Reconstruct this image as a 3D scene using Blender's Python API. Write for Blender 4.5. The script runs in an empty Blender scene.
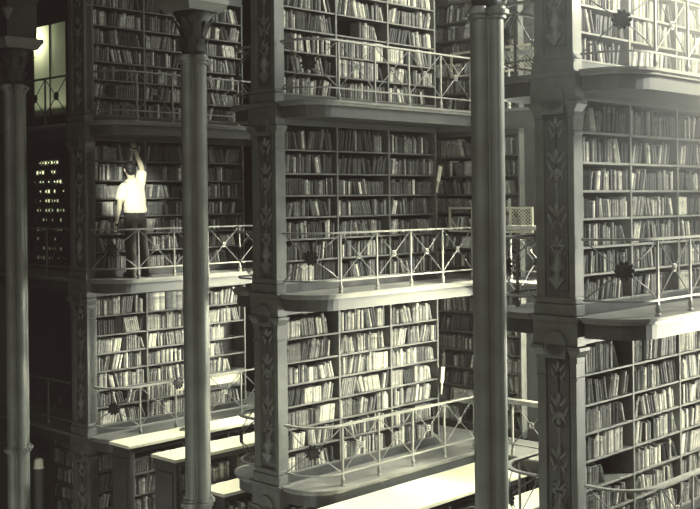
import bpy, bmesh, math, random
from mathutils import Vector, Matrix
import numpy as np

random.seed(7)
PI = math.pi
scene = bpy.context.scene
COL = scene.collection
S = 4.14            # spacing of the book stacks along the hall
H = 2.3             # height of one gallery tier
DK = {1: 1.19, 0: -1.11, -1: -3.41, -2: -5.71}   # gallery floor heights, eye level is 0
ZF = -5.71
LEN = 2.9
BAYS = (0.0, 0.93, 1.91, 2.9)
ROWS = (0.12, 0.385, 0.645, 0.915, 1.18, 1.45, 1.74)   # shelf tops above each gallery floor
SOFFIT = 2.03

# ------------------------------------------------------------------ materials
def new_mat(name):
    m = bpy.data.materials.new(name); m.use_nodes = True
    nt = m.node_tree
    b = nt.nodes.get('Principled BSDF')
    return m, nt, b

def mat(name, c1, c2=None, rough=0.6, metal=0.0, scale=6.0, bump=0.0, detail=4.0):
    m, nt, b = new_mat(name)
    if c2 is None: c2 = tuple(x * 0.6 for x in c1)
    tc = nt.nodes.new('ShaderNodeTexCoord')
    nz = nt.nodes.new('ShaderNodeTexNoise'); nz.inputs['Scale'].default_value = scale
    nz.inputs['Detail'].default_value = detail
    rp = nt.nodes.new('ShaderNodeValToRGB')
    rp.color_ramp.elements[0].position = 0.3; rp.color_ramp.elements[1].position = 0.72
    rp.color_ramp.elements[0].color = (*c2, 1); rp.color_ramp.elements[1].color = (*c1, 1)
    nt.links.new(tc.outputs['Object'], nz.inputs['Vector'])
    nt.links.new(nz.outputs['Fac'], rp.inputs['Fac'])
    nt.links.new(rp.outputs['Color'], b.inputs['Base Color'])
    b.inputs['Roughness'].default_value = rough
    b.inputs['Metallic'].default_value = metal
    if bump:
        bp = nt.nodes.new('ShaderNodeBump'); bp.inputs['Strength'].default_value = bump
        bp.inputs['Distance'].default_value = 0.01
        nt.links.new(nz.outputs['Fac'], bp.inputs['Height'])
        nt.links.new(bp.outputs['Normal'], b.inputs['Normal'])
    return m

def tint(v): return (v * 1.0, v * 1.0, v * 0.80)
M = {}
M['iron'] = mat('painted_iron', (0.150, 0.158, 0.135), (0.100, 0.104, 0.088), 0.5, scale=5, bump=0.15)
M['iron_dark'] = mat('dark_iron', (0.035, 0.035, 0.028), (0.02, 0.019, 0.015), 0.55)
M['case'] = mat('bookcase_iron', (0.055, 0.056, 0.047), (0.030, 0.029, 0.024), 0.6, scale=4)
M['case_back'] = mat('bookcase_back', (0.022, 0.020, 0.015), (0.012, 0.011, 0.008), 0.8)
M['shelf'] = mat('shelf_board', (0.16, 0.164, 0.138), (0.10, 0.10, 0.084), 0.55, scale=9)
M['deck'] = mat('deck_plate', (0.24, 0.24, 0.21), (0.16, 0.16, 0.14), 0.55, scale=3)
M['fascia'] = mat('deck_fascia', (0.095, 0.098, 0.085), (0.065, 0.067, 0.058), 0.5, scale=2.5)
M['rail'] = mat('rail_iron', (0.33, 0.33, 0.29), (0.23, 0.23, 0.20), 0.4, scale=8)
M['brace'] = mat('brace_iron', (0.24, 0.24, 0.21), (0.16, 0.16, 0.14), 0.4, scale=8)
M['column'] = mat('column_iron', (0.24, 0.248, 0.21), (0.16, 0.164, 0.138), 0.42, scale=3)
M['panel'] = mat('panel_iron', (0.092, 0.095, 0.083), (0.062, 0.064, 0.056), 0.55, scale=5)  # shade of the sunk grooves put into a darker colour
M['relief'] = mat('relief_iron', (0.20, 0.207, 0.18), (0.13, 0.134, 0.115), 0.4, scale=12)  # highlights on the carving put into a lighter colour
M['wall'] = mat('dark_plaster', (0.05, 0.048, 0.038), (0.03, 0.028, 0.022), 0.9, scale=2)
M['pier'] = mat('pier_paint', (0.10, 0.103, 0.09), (0.075, 0.077, 0.067), 0.7, scale=2)
M['floor'] = mat('hall_floor', (0.10, 0.095, 0.075), (0.06, 0.056, 0.045), 0.6, scale=1.2)
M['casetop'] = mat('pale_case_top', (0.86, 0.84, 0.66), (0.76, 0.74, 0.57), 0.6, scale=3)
M['white'] = mat('white_paint', (0.72, 0.71, 0.56), (0.60, 0.59, 0.46), 0.5, scale=6)
M['paper'] = mat('paper', (0.88, 0.87, 0.70), (0.80, 0.79, 0.62), 0.8, scale=6)
M['skin'] = mat('skin', (0.60, 0.55, 0.41), (0.50, 0.46, 0.34), 0.55, scale=20)
M['shirt'] = mat('white_cotton', (0.95, 0.94, 0.80), (0.90, 0.89, 0.75), 0.85, scale=14, bump=0.3)
M['trouser'] = mat('dark_cloth', (0.060, 0.055, 0.042), (0.035, 0.032, 0.024), 0.85, scale=14, bump=0.4)
M['hair'] = mat('dark_hair', (0.014, 0.012, 0.009), (0.007, 0.006, 0.005), 0.6, scale=40, bump=0.4)
M['shoe'] = mat('shoe_leather', (0.03, 0.027, 0.02), (0.018, 0.016, 0.012), 0.4)
M['cord'] = mat('cord', (0.20, 0.19, 0.15), (0.14, 0.13, 0.10), 0.8)

def book_mat():
    m, nt, b = new_mat('book_cloth')
    at = nt.nodes.new('ShaderNodeVertexColor'); at.layer_name = 'tone'
    tc = nt.nodes.new('ShaderNodeTexCoord')
    nz = nt.nodes.new('ShaderNodeTexNoise'); nz.inputs['Scale'].default_value = 60
    mr = nt.nodes.new('ShaderNodeMapRange')
    mr.inputs['To Min'].default_value = 0.7; mr.inputs['To Max'].default_value = 1.25
    mx = nt.nodes.new('ShaderNodeMix'); mx.data_type = 'RGBA'; mx.blend_type = 'MULTIPLY'
    mx.inputs['Factor'].default_value = 1.0
    nt.links.new(tc.outputs['Object'], nz.inputs['Vector'])
    nt.links.new(nz.outputs['Fac'], mr.inputs['Value'])
    nt.links.new(at.outputs['Color'], mx.inputs['A'])
    nt.links.new(mr.outputs['Result'], mx.inputs['B'])
    nt.links.new(mx.outputs['Result'], b.inputs['Base Color'])
    b.inputs['Roughness'].default_value = 0.6
    return m
M['book'] = book_mat()

def frosted():
    m, nt, b = new_mat('frosted_glass')
    nt.nodes.remove(b)
    tr = nt.nodes.new('ShaderNodeBsdfTranslucent')
    tc = nt.nodes.new('ShaderNodeTexCoord')
    nz = nt.nodes.new('ShaderNodeTexNoise'); nz.inputs['Scale'].default_value = 1.6
    rp = nt.nodes.new('ShaderNodeValToRGB')
    rp.color_ramp.elements[0].color = (0.62, 0.66, 0.52, 1); rp.color_ramp.elements[1].color = (0.86, 0.87, 0.70, 1)
    nt.links.new(tc.outputs['Object'], nz.inputs['Vector'])
    nt.links.new(nz.outputs['Fac'], rp.inputs['Fac'])
    nt.links.new(rp.outputs['Color'], tr.inputs['Color'])
    nt.links.new(tr.outputs[0], nt.nodes['Material Output'].inputs['Surface'])
    return m
M['glass'] = frosted()

# ------------------------------------------------------------------ mesh helpers
class MB:
    """collects shapes for one mesh"""
    def __init__(s): s.bm = bmesh.new()
    def box(s, x0, x1, y0, y1, z0, z1, bev=0.0):
        v = [s.bm.verts.new(p) for p in ((x0,y0,z0),(x1,y0,z0),(x1,y1,z0),(x0,y1,z0),(x0,y0,z1),(x1,y0,z1),(x1,y1,z1),(x0,y1,z1))]
        f = [s.bm.faces.new([v[i] for i in q]) for q in ((3,2,1,0),(4,5,6,7),(0,1,5,4),(1,2,6,5),(2,3,7,6),(3,0,4,7))]
        if bev:
            es = list({e for a in f for e in a.edges})
            bmesh.ops.bevel(s.bm, geom=es, offset=bev, segments=2, affect='EDGES', profile=0.5)
        return s
    def frustum(s, x0, x1, y0, y1, z0, x2, x3, y2, y3, z1):
        v = [s.bm.verts.new(p) for p in ((x0,y0,z0),(x1,y0,z0),(x1,y1,z0),(x0,y1,z0),(x2,y2,z1),(x3,y2,z1),(x3,y3,z1),(x2,y3,z1))]
        for q in ((3,2,1,0),(4,5,6,7),(0,1,5,4),(1,2,6,5),(2,3,7,6),(3,0,4,7)): s.bm.faces.new([v[i] for i in q])
        return s
    def prism(s, pts, z0, z1):
        a = [s.bm.verts.new((x, y, z0)) for x, y in pts]; b = [s.bm.verts.new((x, y, z1)) for x, y in pts]
        n = len(pts)
        s.bm.faces.new(a[::-1]); s.bm.faces.new(b)
        for i in range(n): s.bm.faces.new((a[i], a[(i+1) % n], b[(i+1) % n], b[i]))
        bmesh.ops.recalc_face_normals(s.bm, faces=s.bm.faces)
        return s
    def lathe(s, prof, n=16, at=(0,0,0), axis='z'):
        rings = []
        for r, z in prof:
            rg = []
            for k in range(n):
                a = 2*PI*k/n
                p = (r*math.cos(a), r*math.sin(a), z)
                if axis == 'x': p = (z, r*math.cos(a), r*math.sin(a))
                if axis == 'y': p = (r*math.cos(a), z, r*math.sin(a))
                rg.append(s.bm.verts.new((p[0]+at[0], p[1]+at[1], p[2]+at[2])))
            rings.append(rg)
        fs = []
        for a, b in zip(rings, rings[1:]):
            for k in range(n): fs.append(s.bm.faces.new((a[k], a[(k+1) % n], b[(k+1) % n], b[k])))
        fs.append(s.bm.faces.new(rings[0][::-1])); fs.append(s.bm.faces.new(rings[-1]))
        bmesh.ops.recalc_face_normals(s.bm, faces=fs)
        return s
    def tube(s, pts, r, n=6, closed=False, r2=None):
        pts = [Vector(p) for p in pts]; rings = []
        N = len(pts)
        for i, p in enumerate(pts):
            if closed: t = (pts[(i+1) % N] - pts[i-1])
            else: t = pts[min(i+1, N-1)] - pts[max(i-1, 0)]
            t.normalize()
            u = t.cross(Vector((0,0,1)))
            if u.length < 1e-3: u = Vector((1,0,0))
            u.normalize(); w = u.cross(t)
            rr = r if r2 is None else r + (r2-r)*i/(N-1)
            rings.append([s.bm.verts.new(p + u*rr*math.cos(2*PI*k/n) + w*rr*math.sin(2*PI*k/n)) for k in range(n)])
        fs = []
        prs = list(zip(rings, rings[1:])) + ([(rings[-1], rings[0])] if closed else [])
        for a, b in prs:
            for k in range(n): fs.append(s.bm.faces.new((a[k], a[(k+1) % n], b[(k+1) % n], b[k])))
        if not closed:
            fs.append(s.bm.faces.new(rings[0][::-1])); fs.append(s.bm.faces.new(rings[-1]))
        bmesh.ops.recalc_face_normals(s.bm, faces=fs)
        return s
    def ribbon(s, pts, w, h):
        """a flat bar of width w and height h swept along a level path"""
        pts = [Vector(p) for p in pts]; N = len(pts); rings = []
        for i, p in enumerate(pts):
            t = pts[min(i+1, N-1)] - pts[max(i-1, 0)]; t.z = 0; t.normalize()
            u = Vector((t.y, -t.x, 0))
            rings.append([s.bm.verts.new(p + u*a*w/2 + Vector((0,0,b*h/2))) for a, b in ((-1,-1),(1,-1),(1,1),(-1,1))])
        fs = []
        for a, b in zip(rings, rings[1:]):
            for k in range(4): fs.append(s.bm.faces.new((a[k], a[(k+1) % 4], b[(k+1) % 4], b[k])))
        fs.append(s.bm.faces.new(rings[0][::-1])); fs.append(s.bm.faces.new(rings[-1]))
        bmesh.ops.recalc_face_normals(s.bm, faces=fs)
        return s
    def blob(s, c, r, rot=0.0, axis='y', n=8):
        """squashed ball, radii r; rot turns it about the given axis"""
        mt = Matrix.Translation(c) @ Matrix.Rotation(rot, 4, axis.upper()) @ Matrix.Diagonal((*r, 1))
        bmesh.ops.create_uvsphere(s.bm, u_segments=n, v_segments=max(5, n*3//4), radius=1, matrix=mt)
        return s
    def mesh(s, name, m, smooth=False):
        me = bpy.data.meshes.new(name); s.bm.to_mesh(me); s.bm.free()
        if m: me.materials.append(m)
        if smooth:
            for p in me.polygons: p.use_smooth = True
        return me
    def obj(s, name, m, parent=None, smooth=False): return link(name, s.mesh(name, m, smooth), parent)

def link(name, data, parent=None):
    o = bpy.data.objects.new(name, data); COL.objects.link(o)
    if parent is not None: o.parent = parent
    return o
def tag(o, label, cat, group=None, kind=None):
    o['label'] = label; o['category'] = cat
    if group: o['group'] = group
    if kind: o['kind'] = kind
    return o
def thing(name, label, cat, loc=(0,0,0), rz=0.0, group=None, kind='thing'):
    o = link(name, None); o.location = loc; o.rotation_euler = (0,0,rz)
    return tag(o, label, cat, group, kind)
def struct(o):
    o['kind'] = 'structure'; return o
def copy_tree(src, loc, label, rz=None, parent=None):
    c = src.copy(); COL.objects.link(c)
    if parent is None:
        c.location = loc; c['label'] = label
        if rz is not None: c.rotation_euler = (0,0,rz)
    else: c.parent = parent
    for ch in list(src.children): copy_tree(ch, None, None, None, c)
    return c

STK = {0: 'left stack', 1: 'middle stack', 2: 'right stack'}
TIER = {1: 'top', 0: 'middle', -1: 'lower', -2: 'ground'}

# ------------------------------------------------------------------ the setting
struct(MB().box(-9.8, 16, -14, 4.6, ZF-0.1, ZF).obj('floor', M['floor']))
w = MB()
WX0, WX1 = -9.02, -7.52
w.box(-9.8, WX0, 4.15, 4.35, ZF, 5.2).box(WX1, 13, 4.15, 4.35, ZF, 5.2)
w.box(WX0, WX1, 4.15, 4.35, ZF, -1.35).box(WX0, WX1, 4.15, 4.35, 1.15, 1.95).box(WX0, WX1, 4.15, 4.35, 4.12, 5.2)
struct(w.obj('wall_rear', M['wall']))
struct(MB().box(-9.8, -9.6, -9, 4.15, ZF, 5.2).obj('wall_left', M['wall']))
for n, (z0, z1) in ((1, (1.95, 4.12)), (2, (-1.35, 1.15))):
    wd = link('window_%d' % n, None); struct(wd); wd.location = (WX0, 4.2, z0)
    ww, hh = WX1-WX0, z1-z0
    f = MB()
    f.box(0, 0.05, -0.03, 0.04, 0, hh).box(ww-0.05, ww, -0.03, 0.04, 0, hh).box(0.05, ww-0.05, -0.03, 0.04, 0, 0.05).box(0.05, ww-0.05, -0.03, 0.04, hh-0.05, hh)
    f.box(ww/2-0.012, ww/2+0.012, -0.02, 0.03, 0.05, hh-0.05)
    f.obj('frame', M['iron_dark'], wd)
    for a, b in ((0.05, ww/2-0.012), (ww/2+0.012, ww-0.05)):
        MB().box(a, b, 0.0, 0.006, 0.05, hh-0.05).obj('pane', M['glass'], wd)
# piers of the rear wall between the back bookcases
for n, x in enumerate((4.97, 0.83)):
    struct(MB().box(x-0.10, x+2.2, 3.98, 4.15, ZF, 5.2).obj('trim_%d' % (n+1), M['pier']))

# pierced screen in front of window_2
def pierced_screen():
    t = thing('pierced_screen', 'dark iron screen pierced with rows of round holes, daylight showing through', 'screen', (WX0-0.05, 4.06, -1.35))
    bm = MB(); W, Hh = 1.6, 2.5
    nx, pitch = 13, 0.215
    cw = W/nx; z = 0.0
    rnd = random.Random(3)
    for r in range(11):
        z0, z1 = r*pitch+0.06, r*pitch+0.06+0.115
        bm.box(0, W, 0, 0.012, r*pitch-0.04 if r else 0, z0)
        for c in range(nx):
            x0, x1 = c*cw, (c+1)*cw; cx, cz = (x0+x1)/2, (z0+z1)/2
            open_ = rnd.random() < (0.62 if 2 <= c <= 11 else 0.25)
            if not open_:
                bm.box(x0, x1, 0, 0.012, z0, z1); continue
            big = rnd.choice((0.018, 0.024, 0.034, 0.042))
            out = []; inn = []
            for k in range(12):
                a = 2*PI*k/12+PI/12
                ca, sa = math.cos(a), math.sin(a)
                q = min((cw/2)/max(abs(ca), 1e-6), ((z1-z0)/2)/max(abs(sa), 1e-6))
                out.append(bm.bm.verts.new((cx+ca*q, 0, cz+sa*q))); inn.append(bm.bm.verts.new((cx+ca*big, 0, cz+sa*big)))
            for k in range(12):
                bm.bm.faces.new((out[k], out[(k+1) % 12], inn[(k+1) % 12], inn[k]))
    bm.box(0, W, 0, 0.012, 10*pitch+0.175, Hh)
    bm.obj('pierced_plate', M['case_back'], t)
    f = MB(); f.box(-0.05, 0, -0.02, 0.03, 0, Hh).box(W, W+0.05, -0.02, 0.03, 0, Hh).box(-0.05, W+0.05, -0.02, 0.03, Hh, Hh+0.06)
    f.obj('frame', M['iron_dark'], t)
pierced_screen()

# ------------------------------------------------------------------ books
BOOKS = []      # (matrix of case, u, z, w, h, d, lean, tone, label info or None)
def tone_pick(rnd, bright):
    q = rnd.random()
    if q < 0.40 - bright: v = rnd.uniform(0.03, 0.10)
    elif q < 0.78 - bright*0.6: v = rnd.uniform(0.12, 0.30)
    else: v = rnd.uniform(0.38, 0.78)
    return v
def fill_row(cm, u0, u1, z, clear, seed, info, depth=0.0, bright=0.0, gap=0.12, tall=None, dense=True):
    """stand books along one shelf between u0 and u1; some runs lean, some leave a gap"""
    rnd = random.Random(seed)
    u = u0 + 0.006; n = 0
    base_h = clear * rnd.uniform(0.74, 0.86)
    end = u1 - (rnd.uniform(0.03, 0.14) if rnd.random() < 0.5 else 0.008)
    if gap > 0.3: end = u0 + (u1-u0)*(1-gap)
    row = []
    last_lean = 0
    while True:
        run = rnd.randint(3, 9)
        lean = 0.0
        q = rnd.random()
        if n and q < 0.27: lean = rnd.uniform(0.10, 0.30)          # tops lean back to the left neighbour
        elif q < 0.44: lean = -rnd.uniform(0.10, 0.26)             # tops lean to the right
        else: lean = rnd.uniform(-0.012, 0.012)
        if lean > 0.05:
            h0 = base_h
            if last_lean <= 0.05: u += h0*math.sin(lean)*0.92
        elif lean < -0.05 and last_lean > 0.05: u += 0.004
        setw = rnd.uniform(0.020, 0.042); seth = base_h*rnd.uniform(0.90, 1.10); setv = tone_pick(rnd, bright); same = rnd.random() < 0.3
        full = False
        for k in range(run):
            w = setw if same else rnd.uniform(0.018, 0.046)
            h = seth*rnd.uniform(0.985, 1.015) if same else base_h*rnd.uniform(0.84, 1.14)
            if tall: w = tall; h = clear*0.93; lean = 0.0
            h = min(h, clear*0.96)
            v = setv*rnd.uniform(0.85, 1.15) if same else tone_pick(rnd, bright)
            if lean < -0.05:
                need = w/math.cos(lean) + h*math.sin(-lean)
            else: need = w/math.cos(lean)
            if u + need > end:
                full = True; break
            row.append([u, z, w, h, rnd.uniform(0.13, 0.19), lean, v, rnd.uniform(0.0, 0.022)]); n += 1
            u += w/math.cos(lean) + 0.0015
        if lean < -0.05 and row:   # next run starts past the leaning tops
            u += row[-1][3]*math.sin(-lean)*0.95
        last_lean = lean
        if full: break
    # a last book slumped against the row where room is left
    if u1 - u > 0.085 and row and abs(row[-1][5]) < 0.05 and rnd.random() < 0.8:
        a = rnd.uniform(0.30, 0.45); h = base_h*0.95
        w = 0.024
        uu = u + h*math.sin(a)
        if uu + w/math.cos(a) < u1: row.append([uu, z, w, h, 0.15, a, tone_pick(rnd, 0.2), 0.01])
    for k, b in enumerate(row):
        BOOKS.append((cm, *b, (info + (k+1,)) if info else None))

def book_geo(w, h, d, v, rs):
    """vertices, faces and face tones of one bound book: rounded spine at n=0, cover boards, page block, bands on the spine"""
    br = 0.004
    prof = [(0.0, -0.012), (w*0.22, -0.002), (w*0.5, 0.002), (w*0.78, -0.002), (w, -0.012)]
    q = rs.random()
    if q < 0.45: lv = [0, 0.08, 0.12, 0.66, 0.80, 0.95, 1.0]; tn = [1, 0.7, 1, 1.35, 1, 0.75]
    elif q < 0.8: lv = [0, 0.10, 0.26, 0.70, 0.74, 0.96, 1.0]; tn = [1, 1.3, 1, 0.7, 1, 0.85]
    else: lv = [0, 0.2, 0.4, 0.6, 0.78, 0.9, 1.0]; tn = [1, 1.15, 0.9, 0.6, 1.4, 0.9]
    V = []; F = []; T = []
    for t in lv:
        for a, b in prof: V.append((b, a, t*h))
    m = len(prof)
    for i in range(len(lv)-1):
        for k in range(m-1):
            F.append((i*m+k, i*m+k+1, (i+1)*m+k+1, (i+1)*m+k)); T.append(min(v*tn[i], 0.85))
    o = len(V)      # boards and pages behind the spine
    V += [(-0.012, 0, 0), (-0.012, w, 0), (-d, w, 0), (-d, 0, 0), (-0.012, 0, h), (-0.012, w, h), (-d, w, h), (-d, 0, h)]
    for f, t in (((0,3,7,4), v), ((1,5,6,2), v), ((2,6,7,3), 0.4), ((4,7,6,5), 0.20), ((0,1,2,3), v)):
        F.append(tuple(o+i for i in f)); T.append(t)
    top = (len(lv)-1)*m
    F.append((top, top+1, top+2, top+3, top+4)); T.append(v*0.8)
    F.append((4, 3, 2, 1, 0)); T.append(v)
    return V, F, T

def book_mesh(name, V, F, T):
    me = bpy.data.meshes.new(name)
    me.from_pydata(V, [], F)
    ca = me.color_attributes.new('tone', 'FLOAT_COLOR', 'CORNER')
    cnt = np.array([len(f) for f in F]); t = np.repeat(np.array(T), cnt)
    warm = np.stack([t, t*0.99, t*0.88, np.ones_like(t)], 1).astype(np.float32)
    ca.data.foreach_set('color', warm.ravel())
    me.materials.append(M['book'])
    return me

# ------------------------------------------------------------------ bookcases
SHARED = {}
def frame_of(loc, rz):
    return Matrix.Translation(loc) @ Matrix.Rotation(rz, 4, 'Z')

def bookcase(label, loc, rz, L, bays, rows, soffit, hgt, D=0.3, backt=0.14, seed=0, info=None, bright=0.0, special=None, group=None, name='bookcase', fill=True, bookrows=None):
    """local frame: x is outward (front at 0), y runs along the shelves, z up"""
    t = thing(name, label, 'bookcase', loc, rz, group)
    cm = frame_of(loc, rz)
    key = (L, tuple(bays), tuple(rows), soffit, hgt, D, backt)
    if key not in SHARED:
        d = {}
        d['back_panel'] = MB().box(-D-backt, -D+0.01, 0, L, 0, hgt).mesh('back_panel', M['case_back'])
        d['cornice'] = MB().box(-D+0.01, -0.004, 0, L, soffit, hgt).box(-0.06, 0.012, 0, L, soffit, soffit+0.035).mesh('cornice', M['fascia'])
        d['plinth'] = MB().box(-D+0.01, -0.008, 0, L, 0, rows[0]-0.022).mesh('plinth', M['case'])
        d['upright'] = MB().box(-D+0.01, 0, -0.016, 0.016, rows[0]-0.022, soffit, 0.004).mesh('upright', M['shelf'])
        d['shelf'] = {}
        for a, b in zip(bays, bays[1:]):
            d['shelf'][(a, b)] = MB().box(-D+0.01, -0.004, a+0.017, b-0.017, -0.022, 0, 0.003).mesh('shelf', M['shelf'])
        SHARED[key] = d
    d = SHARED[key]
    for k in ('back_panel', 'cornice', 'plinth'): link(k, d[k], t)
    for i, b in enumerate(bays):
        o = link('upright', d['upright'], t)
        o.location.y = min(max(b, 0.016), L-0.016)
    for bi, (a, b) in enumerate(zip(bays, bays[1:])):
        for ri, r in enumerate(rows):
            o = link('shelf', d['shelf'][(a, b)], t); o.location.z = r
            nz = rows[ri+1]-0.022 if ri+1 < len(rows) else soffit
            if fill and (bookrows is None or bookrows(bi, ri)):
                sp = (special or {}).get((bi, ri), {})
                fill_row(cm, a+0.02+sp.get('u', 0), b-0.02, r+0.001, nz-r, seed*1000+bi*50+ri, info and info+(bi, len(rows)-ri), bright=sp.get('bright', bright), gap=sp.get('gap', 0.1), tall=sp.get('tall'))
    return t

POS = {0: 'leftmost', 1: 'middle', 2: 'nearest right'}
for i in range(3):
    for k in (1, 0, -1):
        sp = {}
        if (i, k) == (2, -1): sp = {(0, 2): {'gap': 0.66}, (0, 6): {'gap': 0.35}}
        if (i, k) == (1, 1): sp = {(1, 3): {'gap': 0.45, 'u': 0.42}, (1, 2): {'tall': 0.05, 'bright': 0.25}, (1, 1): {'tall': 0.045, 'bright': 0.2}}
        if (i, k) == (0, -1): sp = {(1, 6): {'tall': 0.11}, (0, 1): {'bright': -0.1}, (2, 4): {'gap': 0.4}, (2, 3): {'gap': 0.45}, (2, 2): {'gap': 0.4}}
        bookcase('dark iron bookcase packed with books on the %s tier of the %s stack' % (TIER[k], STK[i].split()[0]),
                 (i*S, 0, DK[k]), 0, LEN, BAYS, ROWS, SOFFIT, H-0.002, seed=(905 if (i, k) == (0, 0) else i*10+k+5), info=(i, k), bright=0.08 if (i, k) == (2, 0) else {1: 0.05, 0: -0.2, -1: 0.28}[k], special=sp,  # light on the lower tier partly put into its books: more pale ones
                 group='bookcases of the three stacks')
bookcase('dark bookcase on the ground below the left stack', (0, 0, DK[-2]), 0, LEN, BAYS, ROWS, SOFFIT, H-0.002, seed=77, bright=0.1)
bookcase('dark bookcase on the ground below the middle stack', (S, 0, DK[-2]), 0, LEN, BAYS, ROWS, SOFFIT, H-0.002, seed=78, bookrows=lambda b, r: r > 3)
# bookcases against the rear wall
for i, x0 in ((2, 3.30), (1, -0.84)):
    for k in (1, 0, -1):
        bookcase('shadowy bookcase on the rear wall behind the %s, %s tier' % (STK[i-1], TIER[k]), (x0, 3.86, DK[k]), -PI/2, 1.56, (0, 0.78, 1.56), ROWS, SOFFIT, H-0.002, D=0.24, backt=0.04, seed=100+i*10+k)
bookcase('shadowy bookcase on the ground under the bridge left of the pilaster', (-2.2, 0.55, DK[-2]), -PI/2, 1.7, (0, 0.85, 1.7), ROWS, SOFFIT, 2.085, D=0.24, backt=0.04, seed=140, bright=0.1)

# free-standing cases on the ground between the stacks, their pale tops in full light
def ground_case(label, x, y0, ztop, L, wid, seed, cat='bookcase'):
    hgt = ztop-ZF
    t = thing('ground_bookcase', label, cat, (x, y0, ZF), 0, 'pale topped bookcases on the ground floor')
    W2 = wid
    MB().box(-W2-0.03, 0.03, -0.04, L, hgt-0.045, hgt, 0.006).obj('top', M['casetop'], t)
    MB().box(-W2, 0, 0.0, 0.05, 0, hgt-0.046).box(-W2+0.07, -0.07, -0.012, 0.0, 0.12, hgt-0.2).obj('end_panel', M['case'], t)
    MB().box(-W2/2-0.015, -W2/2+0.015, 0.05, L-0.02, 0.08, hgt-0.12).obj('back_panel', M['case_back'], t)
    MB().box(-W2+0.01, -0.012, 0.05, L-0.02, hgt-0.12, hgt-0.046).obj('cornice', M['case'], t)
    MB().box(-W2+0.01, -0.012, 0.05, L-0.02, 0, 0.08).obj('plinth', M['case'], t)
    nb = max(1, round(L/0.9)); bw = (L-0.07)/nb
    for b in range(nb+1):
        MB().box(-W2+0.005, -0.002, -0.012, 0.012, 0.08, hgt-0.12).obj('upright', M['shelf'], t).location.y = 0.062+b*bw*0.99
    rows = []
    z = hgt-0.12-0.29
    while z > 0.12: rows.append(z); z -= 0.29
    cm = frame_of((x, y0, ZF), 0)
    for r in rows:
        for b in range(nb):
            a, c = 0.075+b*bw*0.99, 0.05+(b+1)*bw*0.99
            MB().box(-W2+0.01, -0.006, a, c, r-0.02, r).obj('shelf', M['shelf'], t)
            if r > hgt-1.6: fill_row(cm, a+0.004, c-0.004, r+0.001, 0.27, seed*100+int(r*97)+b, None, bright=0.18)
    return t
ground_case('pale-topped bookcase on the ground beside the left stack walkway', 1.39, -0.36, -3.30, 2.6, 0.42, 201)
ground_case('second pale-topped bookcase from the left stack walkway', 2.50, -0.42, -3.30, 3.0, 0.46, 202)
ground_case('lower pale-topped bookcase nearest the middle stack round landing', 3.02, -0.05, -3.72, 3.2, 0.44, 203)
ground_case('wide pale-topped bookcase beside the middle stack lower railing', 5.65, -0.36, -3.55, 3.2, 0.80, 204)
ground_case('pale-topped bookcase before the right stack round landing', 6.62, -0.3, -3.62, 3.2, 0.55, 205)

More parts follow.
